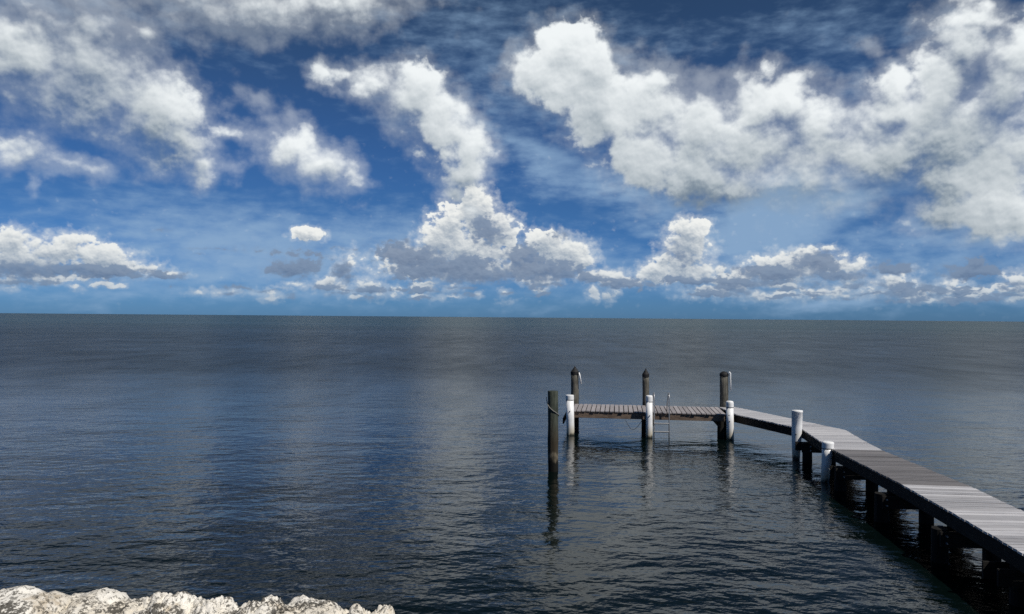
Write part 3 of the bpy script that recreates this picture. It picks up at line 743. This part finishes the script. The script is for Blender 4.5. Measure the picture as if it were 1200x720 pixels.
def build_dock(M):
    # ---- platform
    FL = Vector((2.16, 29.74)); ux = Vector((0.9907, -0.1359)).normalized(); uy = Vector((0.1359, 0.9907))
    LEN, DEP = 5.98, 2.28
    pt = lambda s, t: FL + ux * s + uy * t
    plat = thing('dock_platform', 'weathered wooden dock platform standing on pilings at the outer end of the walkway', 'dock', (5.3, 30.4, 0))
    plat_inv = Matrix.Translation((-5.3, -30.4, 0))
    def put(name, bm, mat, **kw):
        o = mesh_object(name, bm, mat, plat, **kw); o.matrix_parent_inverse = plat_inv; return o
    bm = bmesh.new()
    n = 33
    for i in range(n):
        s0, s1 = LEN * i / n + 0.017, LEN * (i + 1) / n - 0.017
        j0, j1 = RND.uniform(-0.02, 0.02), RND.uniform(-0.03, 0.03)
        z = DECK + RND.uniform(-0.004, 0.004); tl = RND.gauss(0, 0.003)
        q = [pt(s0, -0.03 + j0), pt(s1, -0.03 + j0), pt(s1, DEP + j1), pt(s0, DEP + j1)]
        zz = [z + tl, z - tl, z - tl, z + tl]
        hexa(bm, [(p.x, p.y, h - 0.038) for p, h in zip(q, zz)], [(p.x, p.y, h) for p, h in zip(q, zz)], RND.random())
    put('deck_boards', bm, M['deck_end'])
    bm = bmesh.new(); beam(bm, pt(0.02, 0.04), pt(LEN - 0.05, 0.04), 0.05, 0.645, 0.885); put('front_beam', bm, M['beam'], bevel=0.006)
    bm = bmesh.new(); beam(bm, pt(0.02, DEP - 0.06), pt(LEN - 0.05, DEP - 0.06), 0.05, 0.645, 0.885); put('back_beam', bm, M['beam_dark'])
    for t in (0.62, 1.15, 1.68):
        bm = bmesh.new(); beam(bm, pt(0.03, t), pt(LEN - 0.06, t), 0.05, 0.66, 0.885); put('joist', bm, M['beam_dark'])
    for s in (0.06, 3.1, 5.92):
        for dx in (-0.19, 0.19):
            if s < 1 and dx > 0: dx = 0.22
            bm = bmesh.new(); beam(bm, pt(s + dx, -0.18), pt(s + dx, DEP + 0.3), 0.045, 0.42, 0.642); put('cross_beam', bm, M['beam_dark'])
    # short timber legs under the platform
    for s, t in ((0.28, 0.45), (2.98, 0.5), (5.82, 0.3), (6.02, 0.75)):
        c = pt(s, t); bm = bmesh.new()
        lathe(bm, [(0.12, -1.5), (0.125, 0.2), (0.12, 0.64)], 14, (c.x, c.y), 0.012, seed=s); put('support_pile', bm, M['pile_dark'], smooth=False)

    # ---- walkway
    way = thing('dock_walkway', 'long narrow plank walkway bending towards the shore with a darker worn stretch in the middle', 'walkway', (9.2, 20.0, 0))
    way_inv = Matrix.Translation((-9.2, -20.0, 0))
    def wput(name, bm, mat, parent=way, inv=way_inv, **kw):
        o = mesh_object(name, bm, mat, parent, **kw); o.matrix_parent_inverse = inv; return o
    # edge points, shore end to platform end (near edge / far edge as seen from the shore)
    A_n = [(6.60, 3.0), (7.20, 7.5), (7.90, 11.9), (7.97, 12.35)]
    A_f = [(7.95, 2.85), (8.62, 7.4), (9.28, 11.75), (9.35, 12.25)]
    B_n = [(7.97, 12.35), (8.11, 13.35), (8.53, 16.78)]
    B_f = [(9.35, 12.25), (9.50, 13.3), (9.93, 16.6)]
    C_n = [(8.53, 16.78), (8.70, 18.9), (8.88, 21.25)]
    C_f = [(9.93, 16.6), (10.07, 18.8), (10.20, 21.12)]
    D_n = [(8.88, 21.25), (9.07, 22.4), (9.26, 23.6), (9.52, 25.15)]
    D_f = [(10.20, 21.12), (10.38, 22.3), (10.60, 23.6), (10.86, 24.98)]
    E_n = [(9.52, 25.15), (8.98, 27.0), (8.44, 28.85)]
    E_f = [(10.86, 24.98), (10.29, 27.1), (9.71, 29.22)]
    G_n = [(8.44, 28.86), (8.43, 31.2)]
    G_f = [(9.71, 29.23), (9.08, 31.27)]
    for nm, a, b, mat, lo, hi, lab in (
            ('deck_boards', A_n, A_f, 'deck_pale', 0.45, 1.0, None),
            ('deck_boards', B_n, B_f, 'deck_pale', 0.0, 1.0, None),
            ('deck_boards', C_n, C_f, 'deck_brown', 0.0, 1.0, 'dull grey-brown boards of the middle stretch'),
            ('deck_boards', D_n, D_f, 'deck_grey', 0.0, 1.0, None),
            ('deck_boards', E_n, E_f, 'deck_grey', 0.0, 1.0, None),
            ('deck_boards', G_n, G_f, 'deck_grey', 0.0, 1.0, None)):
        bm = bmesh.new()
        deck_strip(bm, a, b, lo=lo, hi=hi)
        o = wput(nm, bm, M[mat])
        if lab:
            o['label'] = lab
    near = A_n + B_n[1:] + C_n[1:] + D_n[1:]; far = A_f + B_f[1:] + C_f[1:] + D_f[1:]
    for a, b in ((near, far), (far, near)):
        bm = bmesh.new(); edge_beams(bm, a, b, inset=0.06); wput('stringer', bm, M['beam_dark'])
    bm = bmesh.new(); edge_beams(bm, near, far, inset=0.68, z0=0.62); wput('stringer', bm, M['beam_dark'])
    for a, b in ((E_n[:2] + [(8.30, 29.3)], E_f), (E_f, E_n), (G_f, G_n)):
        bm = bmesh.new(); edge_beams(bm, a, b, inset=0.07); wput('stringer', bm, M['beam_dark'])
    # bents: three piles and a pair of cross beams each
    def line_at(line, y):
        for (x0, y0), (x1, y1) in zip(line, line[1:]):
            if y0 <= y <= y1:
                return x0 + (x1 - x0) * (y - y0) / (y1 - y0)
        return line[0][0]
    for y, off in ((24.35, 0.0), (20.35, -0.10), (17.25, -0.24), (14.4, -0.20), (12.3, 0.16), (9.2, -0.1), (6.2, -0.1)):
        xn, xf = line_at(near, y), line_at(far, y)
        k = -0.12
        yy = lambda x: y + (x - xn) * k
        for x, r in ((xn + off, 0.15), (xn + 0.70, 0.155), (xf - 0.12, 0.15)):
            bm = bmesh.new()
            lathe(bm, [(r * 1.05, -1.8), (r, 0.0), (r * 0.97, 0.45), (r * 0.95, 0.62)], 16, (x, yy(x)), 0.015, seed=y + x)
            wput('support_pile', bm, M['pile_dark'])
        for dy in (-0.19, 0.19):
            x0, x1 = xn - 0.27 + RND.uniform(-.05, .05), xf + 0.15
            bm = bmesh.new(); beam(bm, (x0, yy(x0) + dy), (x1, yy(x1) + dy), 0.05, 0.33, 0.605)
            wput('cross_beam', bm, M['beam_dark'])
            # galvanised bolt heads on the beam end
        for zb in (0.40, 0.53):
            bm = bmesh.new()
            bmesh.ops.create_cone(bm, cap_ends=True, segments=8, radius1=0.018, radius2=0.018, depth=0.05,
                                  matrix=Matrix.Translation((xn + off, yy(xn + off) - 0.235, zb)) @ Matrix.Rotation(math.pi / 2, 4, 'X'))
            wput('bolt', bm, M['steel'])

def tall_piling(M, label, c, r, ztop, cap, lean, pipe=None, seed=0.0):
    t = thing('wooden_piling', label, 'piling', (c[0], c[1], 0), 'tall wooden pilings behind the platform')
    bm = bmesh.new()
    prof = [(r * 1.0, -1.6), (r * 1.0, -0.3), (r, 0.2), (r * 1.01, 0.6), (r * 0.99, 1.0), (r * 0.98, 1.4), (r * 0.99, 1.8), (r * 0.97, ztop)]
    lathe(bm, prof, 28, (0, 0), 0.018, lean, seed)
    mesh_object('post', bm, M['pile_tall'], t, smooth=True)
    bm = bmesh.new()
    R = r * 1.05
    if cap == 'cone':
        prof = [(R, ztop - 0.10), (R * 1.02, ztop + 0.02), (R * 0.62, ztop + 0.11), (R * 0.30, ztop + 0.185), (0.012, ztop + 0.245)]
    else:
        prof = [(R, ztop - 0.06), (R * 1.01, ztop + 0.02), (R * 0.80, ztop + 0.08), (R * 0.45, ztop + 0.115), (0.02, ztop + 0.13)]
    lathe(bm, prof, 24, (0, 0), 0.0, lean)
    mesh_object('cap', bm, M['black_cap'], t)
    if pipe:
        bm = bmesh.new(); tube(bm, pipe, 0.029, 12)
        mesh_object('white_pipe', bm, M['white'], t, smooth=True)
    return t

def sleeved_piling(M, label, c, prof, lean, seed=0.0, cap=None, bolts=(), scar=False):
    t = thing('sleeved_piling', label, 'piling', (c[0], c[1], 0), 'white plastic sleeved pilings along the dock')
    bm = bmesh.new(); lathe(bm, prof, 32, (0, 0), 0.004, lean, seed)
    mesh_object('sleeve', bm, M['white'], t, smooth=True)
    if cap:
        bm = bmesh.new(); lathe(bm, cap, 32, (0, 0), 0.0, lean)
        mesh_object('cap', bm, M['white'], t, bevel=0.006)
        z = cap[0][1]; r = cap[0][0]
        bm = bmesh.new(); lathe(bm, [(r - 0.006, z - 0.022), (r - 0.006, z - 0.001)], 32, (0, 0), 0.0, lean)
        mesh_object('seam_band', bm, M['dark_gap'], t)
    for a, z, r in bolts:
        bm = bmesh.new()
        d = Vector((math.sin(a), -math.cos(a), 0))
        bmesh.ops.create_cone(bm, cap_ends=True, segments=10, radius1=0.022, radius2=0.018, depth=0.05,
                              matrix=Matrix.Translation(Vector((lean[0] * z, lean[1] * z, z)) + d * r) @ d.to_track_quat('Z', 'Y').to_matrix().to_4x4())
        mesh_object('bolt', bm, M['dark_gap'], t)
    return t

def build_pilings(M):
    tall_piling(M, 'tall wooden piling with black pointed cap and slanting white pipe at left platform corner',
                (2.68, 32.2), 0.165, 2.22, 'cone', (-0.012, 0),
                [(0.135, -0.17, 2.22), (0.175, -0.175, 2.06), (0.235, -0.18, 1.74)], 1.0)
    tall_piling(M, 'tall wooden piling with a black pointed cap and no pipe, behind the ladder', (5.55, 31.75), 0.135, 2.18, 'cone', (-0.002, 0), None, 5.0)
    tall_piling(M, 'tall wooden piling with black domed cap and upright white pipe where platform meets walkway',
                (8.66, 31.28), 0.17, 2.24, 'dome', (-0.004, 0),
                [(0.13, -0.16, 2.33), (0.17, -0.165, 2.345), (0.195, -0.17, 2.31), (0.20, -0.17, 2.05), (0.225, -0.17, 1.62)], 9.0)
    # white sleeves
    sleeved_piling(M, 'white sleeved piling with a ridged cap at the left front corner of the platform', (2.29, 29.55),
                   [(0.148, -1.5), (0.150, 0.0), (0.150, 0.6), (0.149, 1.355)], (-0.028, 0), 1.0,
                   [(0.159, 1.355), (0.160, 1.50), (0.156, 1.527), (0.145, 1.535), (0.0, 1.537)], [(-0.12, 0.93, 0.15)])
    sleeved_piling(M, 'slim white sleeved piling with a domed cap beside the steel ladder', (5.22, 29.05),
                   [(0.122, -1.5), (0.124, 0.0), (0.123, 0.7), (0.122, 1.36)], (-0.004, 0), 2.0,
                   [(0.129, 1.36), (0.130, 1.53), (0.124, 1.57), (0.095, 1.592), (0.0, 1.60)], [(-0.05, 0.84, 0.125)])
    sleeved_piling(M, 'white sleeved piling with a domed cap at the corner of platform and walkway', (8.17, 28.66),
                   [(0.134, -1.5), (0.136, 0.0), (0.135, 0.6), (0.134, 1.22)], (-0.02, 0), 3.0,
                   [(0.143, 1.22), (0.144, 1.37), (0.135, 1.42), (0.10, 1.45), (0.0, 1.46)], [(-0.5, 0.93, 0.137), (-0.4, 0.70, 0.137)])
    sleeved_piling(M, 'tallest white sleeved piling, flat topped and tapering downwards, at the bend of the walkway', (9.24, 24.93),
                   [(0.10, -1.5), (0.115, 0.0), (0.145, 0.5), (0.162, 1.0), (0.171, 1.5), (0.175, 1.503), (0.175, 1.55), (0.166, 1.56)], (0.022, 0), 4.0,
                   None, [(-0.5, 0.80, 0.165)])
    sleeved_piling(M, 'short leaning white sleeved piling beside the dark stretch of the walkway', (8.75, 21.45),
                   [(0.095, -1.5), (0.108, 0.0), (0.122, 0.35), (0.140, 0.72), (0.148, 0.93)], (0.085, 0), 5.0,
                   [(0.156, 0.93), (0.159, 1.06), (0.153, 1.09), (0.13, 1.108), (0.0, 1.115)], [(1.2, 0.45, 0.14)])
    # lone timber pile with its rope
    c = (1.253, 22.62)
    t = thing('mooring_piling', 'lone flat topped wooden piling standing in open water with rust brown and black stained foot', 'piling', (*c, 0))
    bm = bmesh.new()
    lathe(bm, [(0.150, -1.6), (0.150, -0.2), (0.152, 0.1), (0.148, 0.5), (0.152, 0.9), (0.150, 1.3), (0.154, 1.8), (0.153, 2.33), (0.143, 2.345)], 30, (0, 0), 0.02, (-0.012, 0), 3.3)
    mesh_object('post', bm, M['pile_lone'], t, smooth=True)
    bm = bmesh.new()
    R = 0.172; cx, cy = c
    pts = []
    for i in range(25):
        a = math.radians(-180 + 200 * i / 24)             # round the front from upper left to lower right
        pts.append((cx - 0.025 + R * math.cos(a), cy + R * math.sin(a), 2.02 - 0.42 * (i / 24) - 0.05 * math.sin(math.pi * i / 24)))
    pts = [(cx - 0.215, cy - 0.02, 2.16), (cx - 0.21, cy, 2.08)] + pts
    tube(bm, pts, 0.012, 8)
    tag(mesh_object('mooring_rope', bm, M['rope'], smooth=True), 'pale rope slung slantwise round the lone wooden piling', 'rope')

def build_ladder(M):
    c = Vector((5.62, 28.95))
    t = thing('swim_ladder', 'steel swim ladder with curved handrails hung on the platform front', 'ladder', (5.68, 29.0, 0))
    ux = Vector((0.9907, -0.1359)); uy = Vector((0.1359, 0.9907))
    base = Vector((5.68, 29.0))
    def w(s, y, z):
        p = Vector((5.40, 29.17)) + ux * s + uy * y - base
        return (p.x, p.y, z)
    for s in (0.02, 0.58):
        bm = bmesh.new()
        pts = [w(s, -0.03, -0.5), w(s, -0.05, 0.5), w(s, -0.06, 1.0), w(s, -0.06, 1.45)]
        for i in range(9):
            a = math.pi * i / 8
            pts.append(w(s - 0.02 * i / 8, 0.14 - 0.2 * math.cos(a), 1.47 + 0.20 * math.sin(a)))
        pts += [w(s - 0.05, 0.36, 1.3), w(s - 0.06, 0.38, 0.935)]
        tube(bm, pts, 0.023, 10)
        mesh_object('rail', bm, M['steel'], t, smooth=True)
    for z in (-0.1, 0.22, 0.53):
        bm = bmesh.new()
        a, b = w(0.02, -0.06, z), w(0.58, -0.06, z)
        tube(bm, [a, b], 0.028, 8)
        mesh_object('rung', bm, M['steel'], t)
    bm = bmesh.new(); 
    pts = []
    for i in range(15):
        u = i / 14
        pts.append((4.35 + 0.62 * u, 29.28 - 0.09 * u, 0.63 - 0.42 * math.sin(math.pi * u) * (1 - 0.3 * u)))
    tube(bm, pts, 0.008, 6)
    tag(mesh_object('slack_cord', bm, M['dark_gap'], smooth=True), 'thin dark cord drooping in a loop under the platform front', 'cord')

# ---------------------------------------------------------------- shore
def rock(M, label, c, r, sq, seed, z_rot=0.0, rough=1.0, group='coral limestone rocks along the shore'):
    bm = bmesh.new()
    bmesh.ops.create_icosphere(bm, subdivisions=6, radius=1.0)
    r = (r[0] * 1.28, r[1] * 1.1, r[2] * 1.2)
    rot = Matrix.Rotation(z_rot, 3, 'Z')
    o = Vector((seed * 3.7, seed * 1.3, seed * 2.1))
    for v in bm.verts:
        d = v.co.normalized()
        # blocky: squash towards a rounded box
        k = (abs(d.x) ** sq + abs(d.y) ** sq + abs(d.z) ** sq) ** (-1.0 / sq)
        q = d * k
        n = mnoise.noise(q * 1.1 + o) * 0.16 + mnoise.noise(q * 2.4 + o) * 0.10
        n += (mnoise.fractal(q * 5.5 + o, 0.75, 2.1, 5)) * 0.045 * rough
        b = abs(mnoise.noise(q * 4.0 - o)); n -= (0.10 * max(0.0, 0.25 - b)) * 1.6 * rough
        q = q * (1 + n)
        q = q * (1 + 0.012 * mnoise.noise(q * 17 + o) + 0.010 * mnoise.noise(q * 31 - o))
        v.co = rot @ Vector((q.x * r[0], q.y * r[1], q.z * r[2]))
    ob = mesh_object('coral_rock', bm, M['rock'], smooth=True)
    zt = max(v.co.z for v in ob.data.vertices)
    ob.location = (c[0], c[1], c[2] - zt - 0.045)        # c[2] is where its top comes
    tag(ob, label, 'rock', group)
    return ob

def build_shore(M):
    # each: label, px-free world centre, half sizes, boxiness, seed
    Y = 4.75
    for lab, c, r, sq, seed, rz, rg, grp in ROCKS:
        rock(M, lab, c, r, sq, seed, rz, rg, grp)
    # bank behind and below the rocks down into the water
    bm = bmesh.new()
    xs = [-14 + i * 0.7 for i in range(41)]
    prof = [(-14, 2.45), (0.0, 2.45), (3.6, 2.42), (4.9, 2.1), (5.7, 0.9), (6.4, -0.4), (8.5, -1.6)]
    rows = []
    for y, z in prof:
        rows.append([bm.verts.new((x, y + 0.25 * mnoise.noise((x * 0.6, y, 1)), z + 0.12 * mnoise.noise((x * 0.9, y * 0.9, 3)))) for x in xs])
    for a, b in zip(rows, rows[1:]):
        for i in range(len(xs) - 1):
            bm.faces.new((a[i], a[i + 1], b[i + 1], b[i]))
    structure(mesh_object('shore_ground', bm, M['ground'], smooth=True))

G_ROCK = 'coral limestone rocks along the shore'
ROCKS = [  # label, (x, y, top), half sizes, boxiness, seed, turn, roughness, group
    ('big bleached limestone rock at the left end of the shore row', (-3.36, 4.85, 2.825), (0.56, 0.5, 0.50), 2.6, 1.0, 0.2, 0.8, G_ROCK),
    ('low broad white speckled rock sloping down beside the big left end rock', (-2.72, 4.80, 2.745), (0.36, 0.45, 0.42), 2.8, 2.0, 0.1, 0.8, G_ROCK),
    ('flat cream coloured rock in the lowest dip of the shore row', (-2.40, 4.86, 2.740), (0.27, 0.40, 0.40), 2.8, 3.0, -0.2, 0.7, G_ROCK),
    ('knobbly rock blackened with deep pits between the flat cream rock and a smooth white peak', (-2.19, 4.70, 2.815), (0.21, 0.32, 0.42), 2.3, 4.0, 0.5, 1.5, G_ROCK),
    ('smooth white rounded peak to the right of the black pitted rock', (-2.03, 4.76, 2.815), (0.17, 0.30, 0.42), 2.3, 5.0, -0.3, 0.8, G_ROCK),
    ('pale tilted rock with a pointed crest in the middle of the row', (-1.83, 4.74, 2.800), (0.19, 0.30, 0.42), 2.2, 6.0, 0.3, 0.9, G_ROCK),
    ('grey mottled twin-humped rock right of the pointed crest', (-1.56, 4.74, 2.812), (0.23, 0.30, 0.42), 2.4, 7.0, -0.1, 1.4, G_ROCK),
    ('long low white rock right of the grey mottled rock', (-1.25, 4.80, 2.772), (0.27, 0.34, 0.40), 2.9, 8.0, 0.15, 0.8, G_ROCK),
    ('brownish ridged rock second from the right end of the row', (-0.98, 4.74, 2.800), (0.20, 0.30, 0.42), 2.3, 9.0, 0.4, 1.5, G_ROCK),
    ('small low rock at the right end of the row, open water beyond it', (-0.82, 4.78, 2.745), (0.13, 0.24, 0.36), 2.4, 10.0, 0.0, 1.0, G_ROCK),
]

def build_water(M):
    bm = bmesh.new()
    R = 30000.0
    vs = [bm.verts.new(p) for p in ((-R, -60, 0), (R, -60, 0), (R, R, 0), (-R, R, 0))]
    bm.faces.new(vs)
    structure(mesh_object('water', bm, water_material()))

def build_scene():
    M = dict(
        deck_end=deck_material('platform_boards', (0.20, 0.18, 0.18), (0.46, 0.43, 0.43), math.radians(82.2), 0.55, 0.35),
        deck_grey=deck_material('grey_boards', (0.36, 0.355, 0.365), (0.66, 0.655, 0.665), math.radians(10), 0.45, 0.35),  # glare on these boards put into a lighter base colour
        deck_brown=deck_material('brown_boards', (0.12, 0.115, 0.117), (0.25, 0.24, 0.243), math.radians(-6), 0.6, 0.35),
        deck_pale=deck_material('pale_boards', (0.29, 0.285, 0.292), (0.68, 0.67, 0.68), math.radians(-6), 0.42, 0.6),  # bright glare stripes painted in as the lightest boards
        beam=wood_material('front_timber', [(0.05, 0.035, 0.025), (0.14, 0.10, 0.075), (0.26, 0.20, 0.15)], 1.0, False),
        beam_dark=wood_material('shaded_timber', [(0.005, 0.0045, 0.004), (0.013, 0.0118, 0.0105), (0.034, 0.030, 0.026)], 1.0, False),  # near black: the shade under the deck is put into the colour
        pile_dark=wood_material('shaded_pile_timber', [(0.003, 0.003, 0.0025), (0.007, 0.0065, 0.0055), (0.016, 0.014, 0.011)], 1.0, True),  # underside shade painted into the pile colour
        pile_tall=wood_material('tall_pile_timber', [(0.03, 0.027, 0.023), (0.09, 0.085, 0.07), (0.20, 0.19, 0.16)], 1.0, True,
                                [(0.85, (0.03, 0.025, 0.02), 0.35, 0.8), (0.25, (0.008, 0.008, 0.006), 0.15, 1.0)]),
        pile_lone=wood_material('lone_pile_timber', [(0.014, 0.018, 0.013), (0.042, 0.050, 0.038), (0.10, 0.11, 0.086)], 1.0, True,
                                [(1.2, (0.052, 0.036, 0.021), 0.45, 0.7), (0.52, (0.20, 0.17, 0.12), 0.06, 0.7), (0.36, (0.008, 0.008, 0.006), 0.10, 1.0)]),
        white=plastic_material(),
        black_cap=plain_material('black_cap', (0.008, 0.008, 0.009), 0.75),
        dark_gap=plain_material('dark_rubber', (0.025, 0.025, 0.025), 0.7),
        steel=plain_material('stainless_steel', (0.42, 0.43, 0.44), 0.4, 0.6, 0.15),
        rope=plain_material('pale_rope', (0.30, 0.29, 0.26), 0.9, 0.0, 0.4, 60.0),
        rock=rock_material(),
        ground=plain_material('coral_rubble', (0.42, 0.39, 0.33), 0.95, 0.0, 0.5, 12.0),
    )
    build_water(M)
    build_dock(M)
    build_pilings(M)
    build_ladder(M)
    build_shore(M)


build_world()
build_camera()
build_sun()
setup_render()
build_scene()
